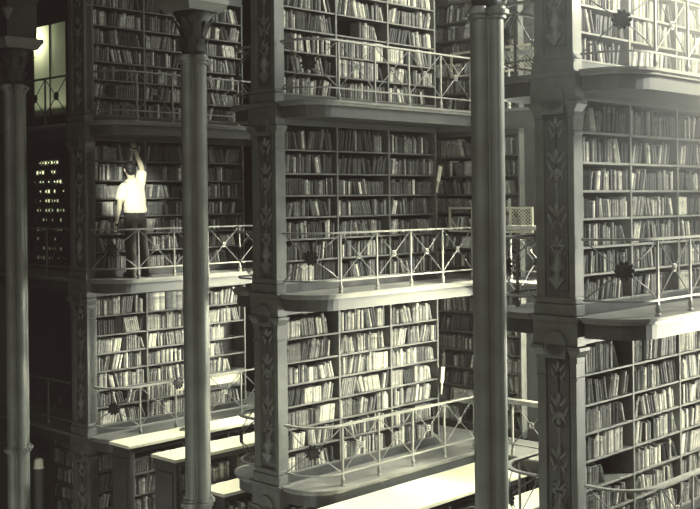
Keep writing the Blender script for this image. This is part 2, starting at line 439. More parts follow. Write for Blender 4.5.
# ------------------------------------------------------------------ pilasters
def pilaster():
    t = thing('pilaster', 'x', 'pilaster', group='ornamented iron pilasters on the stack ends')
    X0, X1, Y0 = -0.44, 0.03, -0.14
    PX0, PX1 = -0.325, -0.055       # sunk panel
    a = MB()
    a.box(X0+0.02, PX0, Y0, -0.004, 0.17, 1.86, 0.006).box(PX1, X1-0.02, Y0, -0.004, 0.17, 1.86, 0.006)
    a.box(X0+0.02, X1-0.02, Y0+0.04, -0.004, 0.17, 1.86)
    a.obj('shaft', M['iron'], t)
    p = MB().box(PX0+0.025, PX1-0.025, Y0+0.022, Y0+0.045, 0.24, 1.84, 0.008)
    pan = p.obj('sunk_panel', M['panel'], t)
    b = MB().box(X0, X1, Y0-0.02, -0.004, 0.0, 0.11, 0.008).box(X0+0.01, X1-0.01, Y0-0.01, -0.004, 0.11, 0.175, 0.012)
    b.obj('base', M['iron'], t)
    for q0, q1 in ((X0, PX0+0.005), (PX1-0.005, X1)):
        c = MB(); l_ = 0.03 if q0 == X0 else 0.0; r_ = 0.05 if q1 == X1 else 0.0
        c.box(q0+0.010, q1-0.005, Y0-0.010, -0.004, 1.86, 1.92, 0.006)
        c.frustum(q0+0.012, q1-0.008, Y0-0.006, -0.004, 1.915, q0-l_, q1+r_, Y0-0.04, -0.004, 1.985)
        c.box(q0-l_, q1+r_, Y0-0.042, -0.004, 1.984, 2.016)
        c.obj('capital', M['iron'], t)
        MB().box(q0+0.010, q1-0.005, Y0-0.010, -0.004, 1.70, 1.73, 0.005).obj('band', M['iron'], t)
    ar = MB(); cx = (PX0+PX1)/2                               # rounded hood over the panel
    ar.lathe([(0.112, Y0-0.05), (0.118, Y0-0.044), (0.118, Y0+0.03)], 24, at=(cx, 0, 2.04), axis='y')
    ar.box(cx-0.1175, cx+0.1175, Y0-0.05, -0.01, 1.90, 2.04, 0.008)
    ar.obj('arched_hood', M['iron'], t)
    MB().box(PX0, PX1, Y0+0.012, -0.01, 1.84, 1.965).obj('panel_head', M['case'], t)
    f = MB().box(X0-0.015, X1+0.012, Y0-0.02, -0.004, 2.02, 2.26, 0.004).box(X0-0.03, X1+0.03, Y0-0.04, -0.004, 2.25, 2.298, 0.006)
    f.obj('frieze_block', M['iron'], t)
    o = MB(); cx = (PX0+PX1)/2; y = Y0+0.018                   # foliage relief
    o.tube([(cx, y, 0.5), (cx+0.008, y, 0.9), (cx-0.008, y, 1.3), (cx, y, 1.78)], 0.011, 6)
    for z, s in ((1.84, 0.9), (1.52, 1.15), (1.02, 1.1), (0.72, 0.8)):
        for sd in (-1, 1):
            o.blob((cx+sd*0.045*s, y, z-0.03), (0.020*s, 0.020, 0.062*s), sd*0.75, 'y')
            o.blob((cx+sd*0.070*s, y, z-0.10*s), (0.018*s, 0.018, 0.055*s), sd*0.45, 'y')
            o.blob((cx+sd*0.036*s, y, z-0.15*s), (0.016*s, 0.018, 0.045*s), -sd*0.6, 'y')
        o.blob((cx, y-0.006, z), (0.026*s, 0.024, 0.050*s))
    for z in (1.30, 1.22, 1.36): o.blob((cx, y-0.004, z), (0.030, 0.022, 0.036))
    for sd in (-1, 1):
        pts = [(cx+sd*(0.075-0.055*k/11.0)*math.cos(k*0.62), y-0.002, 1.27+(0.075-0.055*k/11.0)*math.sin(k*0.62)*1.3) for k in range(12)]
        o.tube(pts, 0.010, 5)
        o.tube([(cx+sd*0.08, y, 0.60), (cx+sd*0.085, y, 0.48), (cx+sd*0.05, y, 0.42)], 0.012, 5)
    o.tube([(cx-0.085, y, 0.66), (cx+0.085, y, 0.66)], 0.016, 6)
    o.lathe([(0.001, 0.26), (0.035, 0.31), (0.050, 0.37), (0.030, 0.40), (0.052, 0.43), (0.062, 0.48), (0.035, 0.54), (0.022, 0.62)], 10, at=(cx, y, 0))
    o.obj('carved_foliage', M['relief'], pan, True)
    d = MB(); d.frustum(cx-0.004, cx+0.004, y-0.02, y+0.01, 0.245, cx-0.07, cx+0.07, y-0.03, y+0.01, 0.33).box(cx-0.085, cx+0.085, y-0.03, y+0.01, 0.33, 0.36)
    d.obj('shield_drop', M['relief'], pan)
    return t
pil = pilaster(); first = True
for i in range(3):
    for k in (1, 0, -1, -2):
        if k == -2 and i == 2: continue
        lab = 'grey iron pilaster with carved foliage, end of the %s, %s tier' % (STK[i], TIER[k])
        if first: pil.location = (i*S, 0, DK[k]); pil['label'] = lab; first = False
        else: copy_tree(pil, (i*S, 0, DK[k]), lab)

# ------------------------------------------------------------------ walkways
def arc(cx, cy, r, a0, a1, n=8):
    return [(cx+r*math.cos(a0+(a1-a0)*k/n), cy+r*math.sin(a0+(a1-a0)*k/n)) for k in range(n+1)]
def deck_poly(ins, side, yend=2.948):
    r = 0.46-ins; e = 0.66-ins
    pts = [(0.075, 0.31-r)] + arc(0.2, 0.31, r, -PI/2, 0) + [(e, yend), (0.02, yend), (0.02, 0.0), (0.075, 0.0)]
    if side < 0: pts = [(-0.44-x, y) for x, y in pts][::-1]
    return pts
def walkway(side):
    t = thing('gallery_walkway', 'x', 'walkway', group='iron gallery walkways along the stacks')
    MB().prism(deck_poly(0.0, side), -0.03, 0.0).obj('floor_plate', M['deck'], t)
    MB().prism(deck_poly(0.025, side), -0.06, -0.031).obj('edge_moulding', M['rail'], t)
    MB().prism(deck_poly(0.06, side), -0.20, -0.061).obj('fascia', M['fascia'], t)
    return t
RP = [(0.05, -0.06)] + arc(0.2, 0.31, 0.37, -PI/2, 0, 8) + [(0.57, 0.385)]     # line of the curved front rail
def at_path(pts, s):
    ds = [math.dist(a, b) for a, b in zip(pts, pts[1:])]; q = s*sum(ds)
    for a, b, d in zip(pts, pts[1:], ds):
        if q <= d: return (a[0]+(b[0]-a[0])*q/d, a[1]+(b[1]-a[1])*q/d)
        q -= d
    return pts[-1]
RT, RB = 0.72, 0.15
def post_bm():
    p = MB(); p.box(-0.011, 0.011, -0.011, 0.011, 0.09, RT-0.012)
    p.lathe([(0.030, 0.0), (0.030, 0.014), (0.018, 0.03), (0.026, 0.055), (0.026, 0.075), (0.016, 0.10)], 8)
    return p.mesh('post', M['rail'])
POST = post_bm()
def brace_mesh(L, big=False):
    b = MB(); za, zb = RB+0.012, RT-0.016
    b.tube([(0, 0.014, za), (0, L-0.014, zb)], 0.0068, 6); b.tube([(0, 0.014, zb), (0, L-0.014, za)], 0.0068, 6)
    return b.mesh('cross_brace', M['brace'])
def ring_mesh():
    c = MB(); n = 14
    c.tube([(0, 0.034*math.cos(2*PI*k/n), 0.034*math.sin(2*PI*k/n)) for k in range(n)], 0.010, 6, True)
    c.blob((0, 0, 0), (0.014, 0.016, 0.016))
    return c.mesh('medallion', M['rail'], True)
RING = ring_mesh()
def disc_mesh():
    c = MB(); c.lathe([(0.02, -0.022), (0.072, -0.016), (0.080, 0.0), (0.072, 0.016), (0.02, 0.022)], 18, axis='x')
    for k in range(10):
        a = 2*PI*k/10; c.blob((0.012, 0.078*math.cos(a), 0.078*math.sin(a)), (0.014, 0.02, 0.02), n=6)
    return c.mesh('medallion', M['iron_dark'], True)  # unlit side of the curved front put into the disc's dark colour
DISC = disc_mesh()
PANEL = 0.64
BR = brace_mesh(PANEL)
def railing(side, panels):
    """front curve from the pilaster to the corner post, then straight panels back along the walkway"""
    t = thing('railing', 'x', 'railing', group='iron railings of the stack galleries')
    mir = (lambda p: (-0.44-p[0], p[1])) if side < 0 else (lambda p: p)
    path = [mir(p) for p in RP]
    endp = mir((0.57, 0.385+PANEL*panels))
    full = path + [mir((0.57, 0.385+PANEL*j)) for j in range(1, panels+1)]
    MB().ribbon([(x, y, RT) for x, y in full], 0.055, 0.022).obj('top_rail', M['rail'], t)
    MB().ribbon([(x, y, RB) for x, y in full], 0.026, 0.018).obj('bottom_rail', M['rail'], t)
    for j in range(panels+1):
        x, y = mir((0.57, 0.385+PANEL*j)); link('post', POST, t).location = (x, y, 0)
        if j < panels:
            link('cross_brace', BR, t).location = (x, y, 0)
            link('medallion', RING, t).location = (x, y+PANEL/2, (RT+RB)/2)
    c = MB(); za, zb = RB+0.012, RT-0.016; N = 10
    for z0, z1 in ((za, zb), (zb, za)):
        c.tube([(*at_path(path, 0.02+0.95*q/N), z0+(z1-z0)*q/N) for q in range(N+1)], 0.0068, 6)
    c.obj('cross_brace', M['brace'], t)
    m = link('medallion', DISC, t); x, y = at_path(path, 0.5); m.location = (x, y, (RT+RB)/2)
    a = at_path(path, 0.45); b = at_path(path, 0.55)
    m.rotation_euler.z = math.atan2(b[1]-a[1], b[0]-a[0])-PI/2
    return t
protoR = [walkway(1), walkway(-1), railing(1, 4), railing(-1, 4)]
used = [False]*4
for i in range(3):
    for k in (1, 0, -1):
        nm = '%s tier of the %s' % (TIER[k], STK[i])
        labs = ('iron gallery walkway with rounded corner along the book face, ' + nm,
                'iron gallery landing left of the pilaster, rounded, ' + nm,
                'iron railing with crossed bars in front of the books, ' + nm,
                'curved iron railing left of the pilaster, ' + nm)
        for q in range(4):
            if i == 0 and q in (1, 3): continue
            loc = (i*S, 0, DK[k] + (0.0005 if q > 1 else 0))
            if not used[q]: protoR[q].location = loc; protoR[q]['label'] = labs[q]; used[q] = True
            else: copy_tree(protoR[q], loc, labs[q])

# bridge that runs on to the left from the left stack
def bridge():
    t = thing('bridge_walkway', 'x', 'walkway', group='bridges left of the left stack')
    MB().box(-9.59, -0.485, -0.20, 0.75, -0.03, 0.0).obj('floor_plate', M['deck'], t)
    MB().box(-9.59, -0.49, -0.175, 0.73, -0.06, -0.031).obj('edge_moulding', M['iron'], t)
    MB().box(-9.59, -0.49, -0.14, 0.70, -0.20, -0.061).obj('fascia', M['case'], t)
    r = thing('railing', 'x', 'railing', group='railings of the bridges left of the left stack')
    n = 6; p = 0.62
    MB().ribbon([(-0.50, -0.12, RT), (-0.50-n*p, -0.12, RT)], 0.055, 0.022).obj('top_rail', M['iron'], r)
    MB().ribbon([(-0.50, -0.12, RB), (-0.50-n*p, -0.12, RB)], 0.026, 0.018).obj('bottom_rail', M['iron'], r)
    br = brace_mesh(p).copy(); br.materials[0] = M['iron_dark']; pm = POST.copy(); pm.materials[0] = M['iron']
    for j in range(n):
        link('post', pm, r).location = (-0.50-(j+1)*p, -0.12, 0)
        o = link('cross_brace', br, r); o.location = (-0.50-j*p, -0.12, 0); o.rotation_euler.z = PI/2
        o = link('medallion', DISC, r); o.location = (-0.50-(j+0.5)*p, -0.12, (RT+RB)/2); o.rotation_euler.z = PI/2; o.scale = (0.7, 0.7, 0.7)
    return t, r
bt, br_ = bridge()
for k in (1, 0, -1):
    la, lb = 'dark iron bridge floor left of the left stack pilaster, %s tier' % TIER[k], 'dark crossed-bar railing left of the left stack pilaster, %s tier' % TIER[k]
    if k == 1:
        bt.location = (0, 0, DK[k]); bt['label'] = la; br_.location = (0, 0, DK[k]+0.0005); br_['label'] = lb
    else: copy_tree(bt, (0, 0, DK[k]), la); copy_tree(br_, (0, 0, DK[k]+0.0005), lb)

# rear gallery that links the stacks, and its railings across the alcoves
for k in (1, 0, -1):
    t = thing('rear_gallery', 'iron rear gallery floor behind the stacks on the %s tier' % TIER[k], 'walkway', (0, 0, DK[k]), group='rear galleries')
    MB().box(-1.22, 9.4, 2.95, 3.855, -0.03, 0.0).obj('floor_plate', M['deck'], t)
    MB().box(-1.20, 9.4, 2.97, 3.85, -0.20, -0.031).obj('fascia', M['fascia'], t)
def rear_rail():
    x1 = 7.14-4.72; t = thing('railing', 'x', 'railing', group='railings of the rear galleries')
    MB().ribbon([(0.03, 0, RT), (x1-0.03, 0, RT)], 0.12, 0.06).obj('top_rail', M['rail'], t)
    MB().ribbon([(0.03, 0, RB), (x1-0.03, 0, RB)], 0.026, 0.018).obj('bottom_rail', M['rail'], t)
    n = 4; p = x1/n; br = brace_mesh(p)
    for j in range(n):
        if j: link('post', POST, t).location = (j*p, 0, 0)
        o = link('cross_brace', br, t); o.location = (j*p, 0, 0); o.rotation_euler.z = -PI/2
        o = link('medallion', RING, t); o.location = (j*p+p/2, 0, (RT+RB)/2); o.rotation_euler.z = -PI/2
    return t
rr = rear_rail(); fr = True
for a in (1, 0):
    for k in (1, 0, -1):
        lab = 'iron railing across the rear gallery between %s and %s stacks, %s tier' % (STK[a].split()[0], STK[a+1].split()[0], TIER[k])
        loc = (a*S+0.575, 2.985, DK[k]+0.0005)
        if fr: rr.location = loc; rr['label'] = lab; fr = False
        else: copy_tree(rr, loc, lab)

# white framed lattice panels hung in front of the rear bookcases
def lattice():
    t = thing('lattice_panel', 'x', 'grille', group='white lattice panels of the rear gallery')
    W, Hh = 1.50, 0.37
    f = MB(); f.box(0, 0.03, 0, 0.03, 0, Hh).box(W-0.03, W, 0, 0.03, 0, Hh).box(0.03, W-0.03, 0, 0.03, 0, 0.03).box(0.03, W-0.03, 0, 0.03, Hh-0.03, Hh)
    f.obj('frame', M['white'], t)
    for x in (0.42, 0.95, 1.10): MB().box(x, x+0.03, 0.003, 0.027, 0.03, Hh-0.03).obj('divider', M['white'], t)
    MB().tube([(0.04, 0.012, 0.20), (0.15, 0.012, 0.035)], 0.014, 6).obj('brace', M['white'], t)
    l = MB()
    for x0, x1 in ((0.45, 0.95), (1.13, W-0.03)):
        n = int((x1-x0)/0.052)
        for j in range(n):
            xa = x0+(x1-x0)*j/n; xb = xa+(x1-x0)/n
            for r in range(6):
                za = 0.03+(Hh-0.06)*r/6; zb = za+(Hh-0.06)/6
                l.tube([(xa, 0.015, za), (xb, 0.015, zb)], 0.0055, 4); l.tube([(xa, 0.015, zb), (xb, 0.015, za)], 0.0055, 4)
        l.obj('lattice', M['white'], t); l = MB()
    return t
la = lattice()
la.location = (3.60, 3.815, -0.49); la['label'] = 'white framed lattice panel on the rear bookcase, middle tier'
copy_tree(la, (3.66, 3.815, 1.80), 'white framed lattice panel on the rear bookcase, top tier')

# ------------------------------------------------------------------ clustered columns
def column():
    t = thing('clustered_column', 'x', 'column', group='clustered iron columns standing before the stacks')
    z0, zc = ZF, 1.63
    def quat(n=15, r=0.070, o=0.100, s=1.0):
        pts = []
        for q in range(4):
            a0 = q*PI/2
            cx, cy = o*math.cos(a0), o*math.sin(a0)
            pts += [((cx+r*math.cos(a0+b))*s, (cy+r*math.sin(a0+b))*s) for b in np.linspace(-1.98, 1.98, n)]
            m = a0+PI/4
            pts.append((0.090*math.cos(m)*s, 0.090*math.sin(m)*s))
        return pts
    sh = MB().prism(quat(), z0+0.3, zc); o = sh.obj('shaft', M['column'], t)
    fl = MB()
    for q in range(4):
        m = q*PI/2+PI/4; fl.lathe([(0.009, z0+0.3), (0.009, zc-0.02)], 8, at=(0.092*math.cos(m), 0.092*math.sin(m), 0))
    fl.obj('corner_bead', M['column'], t)
    for z in (zc, -3.53):
        MB().prism(quat(s=1.16), z-0.03, z+0.005).prism(quat(s=1.32), z+0.005, z+0.045).prism(quat(s=1.14), z+0.045, z+0.075).obj('ring_moulding', M['column'], t)
    MB().prism(quat(s=1.2), z0+0.18, z0+0.3).box(-0.24, 0.24, -0.24, 0.24, z0, z0+0.18, 0.01).obj('base', M['column'], t)
    cp = MB(); cp.lathe([(0.135, zc+0.07), (0.13, zc+0.22), (0.15, zc+0.42), (0.24, zc+0.58)], 20)
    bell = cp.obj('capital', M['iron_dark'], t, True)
    lv = MB()
    for tier, (rb, rt, zb, zt, n, of) in enumerate(((0.12, 0.22, zc+0.08, zc+0.32, 8, 0), (0.14, 0.30, zc+0.25, zc+0.54, 8, PI/8))):
        for j in range(n):
            a = 2*PI*j/n+of; L_ = []
            for q in range(7):
                s = q/6; r = rb+(rt-rb)*s**2.2; z = zb+(zt-zb)*(s if s < 0.85 else 0.85-(s-0.85)*0.5)
                L_.append((r, z, 0.055*math.sin(PI*min(0.25+s*0.75, 0.97))))
            prev = None
            for r, z, wd in L_:
                cur = [lv.bm.verts.new((r*math.cos(a)-u*math.sin(a)+0.012*(1-abs(u)/max(wd, 1e-4))*math.cos(a), r*math.sin(a)+u*math.cos(a)+0.012*(1-abs(u)/max(wd, 1e-4))*math.sin(a), z)) for u in (-wd, 0, wd)]
                if prev:
                    for e in range(2): lv.bm.faces.new((prev[e], prev[e+1], cur[e+1], cur[e]))
                prev = cur
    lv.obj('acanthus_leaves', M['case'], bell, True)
    ab = MB().frustum(-0.24, 0.24, -0.24, 0.24, zc+0.575, -0.29, 0.29, -0.29, 0.29, zc+0.66).box(-0.30, 0.30, -0.30, 0.30, zc+0.66, zc+0.72, 0.006)
    ab.obj('abacus', M['column'], t)
    MB().box(-0.23, 0.23, -0.23, 0.23, zc+0.72, zc+1.9).box(-0.25, 0.25, -0.25, 0.25, zc+1.25, zc+1.30, 0.006).obj('impost_block', M['case'], t)
    MB().lathe([(0.001, zc+0.95), (0.02, zc+0.98), (0.07, zc+1.08), (0.085, zc+1.12), (0.05, zc+1.14)], 12, at=(0.23, -0.23, 0)).obj('corner_pendant', M['iron'], t, True)
    return t
c0 = column()
c0.location = (-0.45, -1.0, 0); c0['label'] = 'clustered iron column at the left edge, foliage capital and ring moulding low down'
copy_tree(c0, (3.70, -1.0, 0), 'clustered iron column with dark leafy capital in front of the left stack')
copy_tree(c0, (7.945, -1.0, 0), 'clustered iron column between the middle stack and the right stack')

# ------------------------------------------------------------------ small things
def hang_tag(label, x, y, z, ln, tilt):
    t = thing('hanging_tag', label, 'tag', (x, y, z), 0)
    MB().box(-0.006, 0.006, -0.035, 0.035, -0.26, -0.04, 0.003).obj('card', M['paper'], t)
    MB().tube([(0, 0, 0.22), (0, 0.004, 0.1), (0, 0, -0.04)], 0.006, 5).obj('cord', M['cord'], t)
    MB().box(-0.008, 0.008, -0.012, 0.012, -0.42, -0.26).obj('stick', M['white'], t)
    t.rotation_euler = (tilt, 0, 0)
hang_tag('pale tag hanging at the far end of the middle stack, middle tier', S+0.05, 2.93, 0.50, 0.3, -0.25)
hang_tag('pale tag hanging at the far end of the middle stack, lower tier', S+0.05, 2.93, -2.30, 0.3, -0.12)
t = thing('paper_sheet', 'long pale paper sheet leaning on the lower railing of the left stack', 'paper', (0.525, 1.10, DK[-1]+0.56), 0)
o = MB(); o.frustum(-0.003, 0.003, 0, 1.18, 0.0, -0.003, 0.003, 0.0, 1.26, 0.135); o.obj('sheet', M['paper'], t)
MB().tube([(0.0, 0.0, 0.14), (0, 1.26, 0.14)], 0.008, 6).obj('rolled_edge', M['paper'], t)
o = link('rail_ornament', DISC); o.location = (0.628, 1.03, DK[-1]+0.70)
tag(o, 'small dark round ornament fixed on the lower railing of the left stack', 'ornament', None, 'thing')
nb = thing('notebook', 'small dark closed notebook lying on the pale bookcase top', 'book', (1.16, 0.75, -3.299), 0.5)
MB().box(-0.07, 0.07, -0.05, 0.05, 0, 0.006).box(-0.07, 0.07, -0.05, 0.05, 0.022, 0.028).box(-0.07, -0.064, -0.05, 0.05, 0.006, 0.022).obj('cover', M['iron_dark'], nb)
MB().box(-0.063, 0.066, -0.046, 0.046, 0.0065, 0.0215).obj('pages', M['paper'], nb)
npo = thing('newel_post', 'pale round-topped post rising beside the left clustered column', 'post', (-0.68, -0.55, ZF), 0)
MB().lathe([(0.10, 0), (0.10, 0.15), (0.075, 0.2), (0.07, 1.77), (0.085, 1.80)], 14).obj('shaft', M['pier'], npo, True)
MB().lathe([(0.085, 1.801), (0.07, 1.84), (0.068, 1.92), (0.04, 1.95), (0.001, 1.955)], 14).obj('cap', M['paper'], npo, True)

# ------------------------------------------------------------------ the person
def skin_obj(name, pts, edges, radii, m, parent, sub=2, root=0):
    me = bpy.data.meshes.new(name); me.from_pydata(pts, edges, []); o = link(name, me, None)
    md = o.modifiers.new('skin', 'SKIN'); md.use_smooth_shade = True
    me.skin_vertices.new() if not me.skin_vertices else None
    for i, r in enumerate(radii):
        sv = me.skin_vertices[0].data[i]
        sv.radius = r if isinstance(r, tuple) else (r, r); sv.use_root = (i == root)
    o.modifiers.new('sub', 'SUBSURF').levels = sub; o.modifiers['sub'].render_levels = sub
    dg = bpy.context.evaluated_depsgraph_get(); dg.update()
    fin = bpy.data.meshes.new_from_object(o.evaluated_get(dg)); fin.name = name
    COL.objects.unlink(o); bpy.data.objects.remove(o)
    fin.materials.clear(); fin.materials.append(m)
    for p in fin.polygons: p.use_smooth = True
    return link(name, fin, parent) if parent is not False else fin

def loft(g, rings, n=20):
    """closed stack of ellipses (z, x, y, half width along y, half depth along x)"""
    R_ = [[g.bm.verts.new((x+rx*math.cos(2*PI*k/n), y+ry*math.sin(2*PI*k/n), z)) for k in range(n)] for z, x, y, ry, rx in rings]
    fs = [g.bm.faces.new((a[k], a[(k+1) % n], b[(k+1) % n], b[k])) for a, b in zip(R_, R_[1:]) for k in range(n)]
    fs += [g.bm.faces.new(R_[0][::-1]), g.bm.faces.new(R_[-1])]
    bmesh.ops.recalc_face_normals(g.bm, faces=fs)
def fuse(name, g, vox, m, parent, smooth):
    """melt overlapping shapes into one continuous skin"""
    o = link(name, g.mesh(name, None))
    r = o.modifiers.new('r', 'REMESH'); r.mode = 'VOXEL'; r.voxel_size = vox; r.use_smooth_shade = True
    q = o.modifiers.new('s', 'SMOOTH'); q.iterations = smooth; q.factor = 0.5
    dg = bpy.context.evaluated_depsgraph_get(); dg.update()
    fin = bpy.data.meshes.new_from_object(o.evaluated_get(dg)); fin.name = name
    bpy.data.objects.remove(o)
    fin.materials.clear(); fin.materials.append(m)
    for p in fin.polygons: p.use_smooth = True
    return link(name, fin, parent)

def person():
    # local frame: faces -x (to the books), right hand side is +y, feet at z 0
    t = thing('person', 'person in white shirt and dark trousers reaching up to a high shelf', 'person', (0.30, 0.47, DK[0]), 0)
    P = []; E = []; R = []
    def add(p, r, prev=None):
        P.append(p); R.append(r); i = len(P)-1
        if prev is not None: E.append((prev, i))
        return i
    pel = add((0, 0.06, 0.93), (0.095, 0.085))
    wa = add((0.0, 0.045, 1.06), (0.10, 0.085), pel)
    ch = add((-0.005, 0.03, 1.25), (0.11, 0.09), wa)
    up = add((-0.01, 0.015, 1.38), (0.10, 0.08), ch)
    nk = add((-0.015, 0.0, 1.46), 0.052, up)
    hd0 = add((-0.02, -0.015, 1.53), 0.066, nk)
    hd1 = add((-0.02, -0.025, 1.61), 0.088, hd0)
    hd2 = add((-0.02, -0.03, 1.67), 0.074, hd1)
    # raised right arm
    s = add((-0.01, 0.15, 1.41), 0.058, up)
    e = add((-0.05, 0.215, 1.62), 0.046, s)
    m_ = add((-0.10, 0.20, 1.74), 0.040, e)
    wr = add((-0.15, 0.175, 1.85), 0.029, m_)
    pa = add((-0.165, 0.165, 1.91), (0.038, 0.02), wr)
    # hanging left arm
    s2 = add((-0.005, -0.15, 1.36), 0.058, up)
    e2 = add((0.03, -0.235, 1.12), 0.043, s2)
    m2 = add((0.03, -0.255, 1.00), 0.038, e2)
    w2 = add((0.01, -0.275, 0.87), 0.028, m2)
    p2 = add((0.0, -0.285, 0.80), (0.02, 0.038), w2)
    # legs
    for sy, kx, fy in ((-1, 0.0, -0.035), (1, -0.01, 0.235)):
        h = add((0.0, 0.045+sy*0.083, 0.86), 0.080, pel)
        mid = add((0.0, 0.045+sy*0.083+(fy-0.045-sy*0.083)*0.25, 0.68), 0.072, h)
        k = add((kx, 0.045+sy*0.083+(fy-0.045-sy*0.083)*0.5, 0.48), 0.060, mid)
        c = add((0.015, (0.045+sy*0.083)*0.3+fy*0.7, 0.32), 0.055, k)
        an = add((0.02, fy, 0.09), 0.036, c)
        to = add((-0.10, fy+sy*0.02, 0.045), 0.03, an)
    body = skin_obj('body', P, E, R, M['skin'], False)
    bm = bmesh.new(); bm.from_mesh(body)
    # face and ears on the side turned to the books
    q = MB(); q.bm.free(); q.bm = bm
    hc = Vector((-0.02, -0.026, 1.60))
    q.blob(hc+Vector((-0.088, 0, -0.012)), (0.022, 0.014, 0.024), 0.2, 'y')
    q.blob(hc+Vector((-0.078, 0, -0.052)), (0.012, 0.026, 0.009))
    for sy in (-1, 1):
        q.blob(hc+Vector((-0.076, sy*0.032, 0.012)), (0.012, 0.015, 0.010))
        q.blob(hc+Vector((0.0, sy*0.086, -0.005)), (0.018, 0.012, 0.032), -0.15, 'y')
    # fingers, each its own bent chain rooted in the palm
    def finger(root, d1, d2, r):
        a = Vector(root); b = a+Vector(d1); c = b+Vector(d2)
        q.tube([a, (a+b)/2, b, (b+c)/2, c], r, 6, False, r*0.75); q.blob(c, (r*0.8, r*0.8, r*0.8), n=6)
    hp = Vector((-0.170, 0.162, 1.935))
    for j, ln in enumerate((0.040, 0.046, 0.043, 0.034)):
        off = (j-1.5)*0.019
        finger(hp+Vector((0.002, -off, 0)), (-0.012, -off*0.35, ln), (-0.022, -off*0.2, ln*0.75), 0.009)
    finger(hp+Vector((0.0, -0.028, -0.055)), (-0.012, -0.028, 0.026), (-0.014, -0.010, 0.026), 0.010)
    hq = Vector((-0.003, -0.289, 0.765))
    for j, ln in enumerate((0.040, 0.046, 0.043, 0.034)):
        off = (j-1.5)*0.019
        finger(hq+Vector((off, 0, 0)), (off*0.2-0.004, -0.004, -ln), (-0.006, 0.012, -ln*0.75), 0.009)
    finger(hq+Vector((-0.026, 0.004, 0.05)), (-0.022, 0.006, -0.03), (-0.008, 0.008, -0.028), 0.010)
    bm.to_mesh(body); bm.free()
    for p in body.polygons: p.use_smooth = True
    bo = link('body', body, t)
    # loose white shirt with short sleeves
    g = MB()
    loft(g, [(0.955, 0, 0.052, 0.176, 0.128), (0.985, 0, 0.05, 0.182, 0.136), (1.06, 0, 0.048, 0.178, 0.132), (1.20, 0, 0.036, 0.180, 0.130),
             (1.32, 0, 0.018, 0.190, 0.122), (1.38, -0.005, 0.010, 0.172, 0.104), (1.425, -0.01, 0.004, 0.115, 0.085), (1.462, -0.013, 0.0, 0.066, 0.062)])
    for pts, r0, r1 in (([(-0.005, 0.12, 1.345), (-0.02, 0.165, 1.44), (-0.035, 0.195, 1.53), (-0.045, 0.208, 1.57)], 0.090, 0.072),
                        ([(0, -0.11, 1.345), (0.006, -0.165, 1.30), (0.016, -0.20, 1.22), (0.026, -0.222, 1.14)], 0.084, 0.078)):
        g.tube(pts, r0, 14, False, r1)
    for k in range(7):        # slack folds above the belt
        a_ = -1.2+0.4*k; g.blob((0.128*math.cos(a_), 0.05+0.176*math.sin(a_), 1.0), (0.016, 0.022, 0.05), 0.0, n=8)
    sh = fuse('shirt', g, 0.012, M['shirt'], t, 6)
    cl = MB(); cl.tube([(-0.014+0.066*math.cos(2*PI*k/14), 0.003+0.068*math.sin(2*PI*k/14), 1.447) for k in range(14)], 0.013, 6, True)
    cl.obj('collar', M['shirt'], sh, True)
    g = MB()
    loft(g, [(0.80, 0, 0.045, 0.165, 0.105), (0.86, 0.004, 0.045, 0.172, 0.118), (0.94, 0, 0.048, 0.166, 0.115), (1.02, 0, 0.05, 0.152, 0.108)])
    for sy, fy in ((-1, -0.035), (1, 0.235)):
        y0 = 0.045+sy*0.083
        loft(g, [(0.07, 0.015, fy, 0.072, 0.082), (0.30, 0.014, y0*0.25+fy*0.75, 0.074, 0.080), (0.50, 0, y0*0.55+fy*0.45, 0.080, 0.084), (0.68, 0, y0*0.8+fy*0.2, 0.090, 0.098), (0.88, 0, y0, 0.092, 0.112)])
    fuse('trousers', g, 0.012, M['trouser'], t, 5)
    hr = MB()
    hr.blob(hc+Vector((0.012, -0.003, 0.032)), (0.098, 0.094, 0.092), n=16)
    hr.blob(hc+Vector((0.040, 0.0, -0.015)), (0.064, 0.080, 0.078), n=14)
    hr.obj('hair', M['hair'], t, True)
    for sy, fy in ((-1, -0.035), (1, 0.235)):
        s_ = MB(); s_.blob((-0.035, fy+sy*0.012, 0.045), (0.135, 0.048, 0.044), n=12); s_.blob((0.04, fy, 0.06), (0.055, 0.043, 0.058), n=10)
        s_.box(-0.16, 0.085, fy-0.036, fy+0.046, 0.001, 0.02, 0.006)
        s_.obj('shoe', M['shoe'], t, True)
person()

# ------------------------------------------------------------------ camera
F_PX, TH, ROLL = 1087.0, 0.7689, 0.0107
CX, CY = 13.83, -8.8685
cam = bpy.data.cameras.new('camera'); co = link('camera', cam)
cam.sensor_fit = 'HORIZONTAL'; cam.sensor_width = 36.0; cam.lens = F_PX/700*36
cam.shift_y = -(254.5-200.17)/700
cam.clip_end = 200
co.matrix_world = Matrix.Translation((CX, CY, 0)) @ Matrix.Rotation(TH, 4, 'Z') @ Matrix.Rotation(PI/2, 4, 'X') @ Matrix.Rotation(-ROLL, 4, 'Z')
scene.camera = co
def proj(p):
    a = (p[0]-CX)*math.cos(TH)+(p[1]-CY)*math.sin(TH); b = -(p[0]-CX)*math.sin(TH)+(p[1]-CY)*math.cos(TH)
    x = F_PX*a/b; y = -F_PX*p[2]/b
    return 350+x*math.cos(ROLL)+y*math.sin(ROLL), 200.17+y*math.cos(ROLL)-x*math.sin(ROLL), b

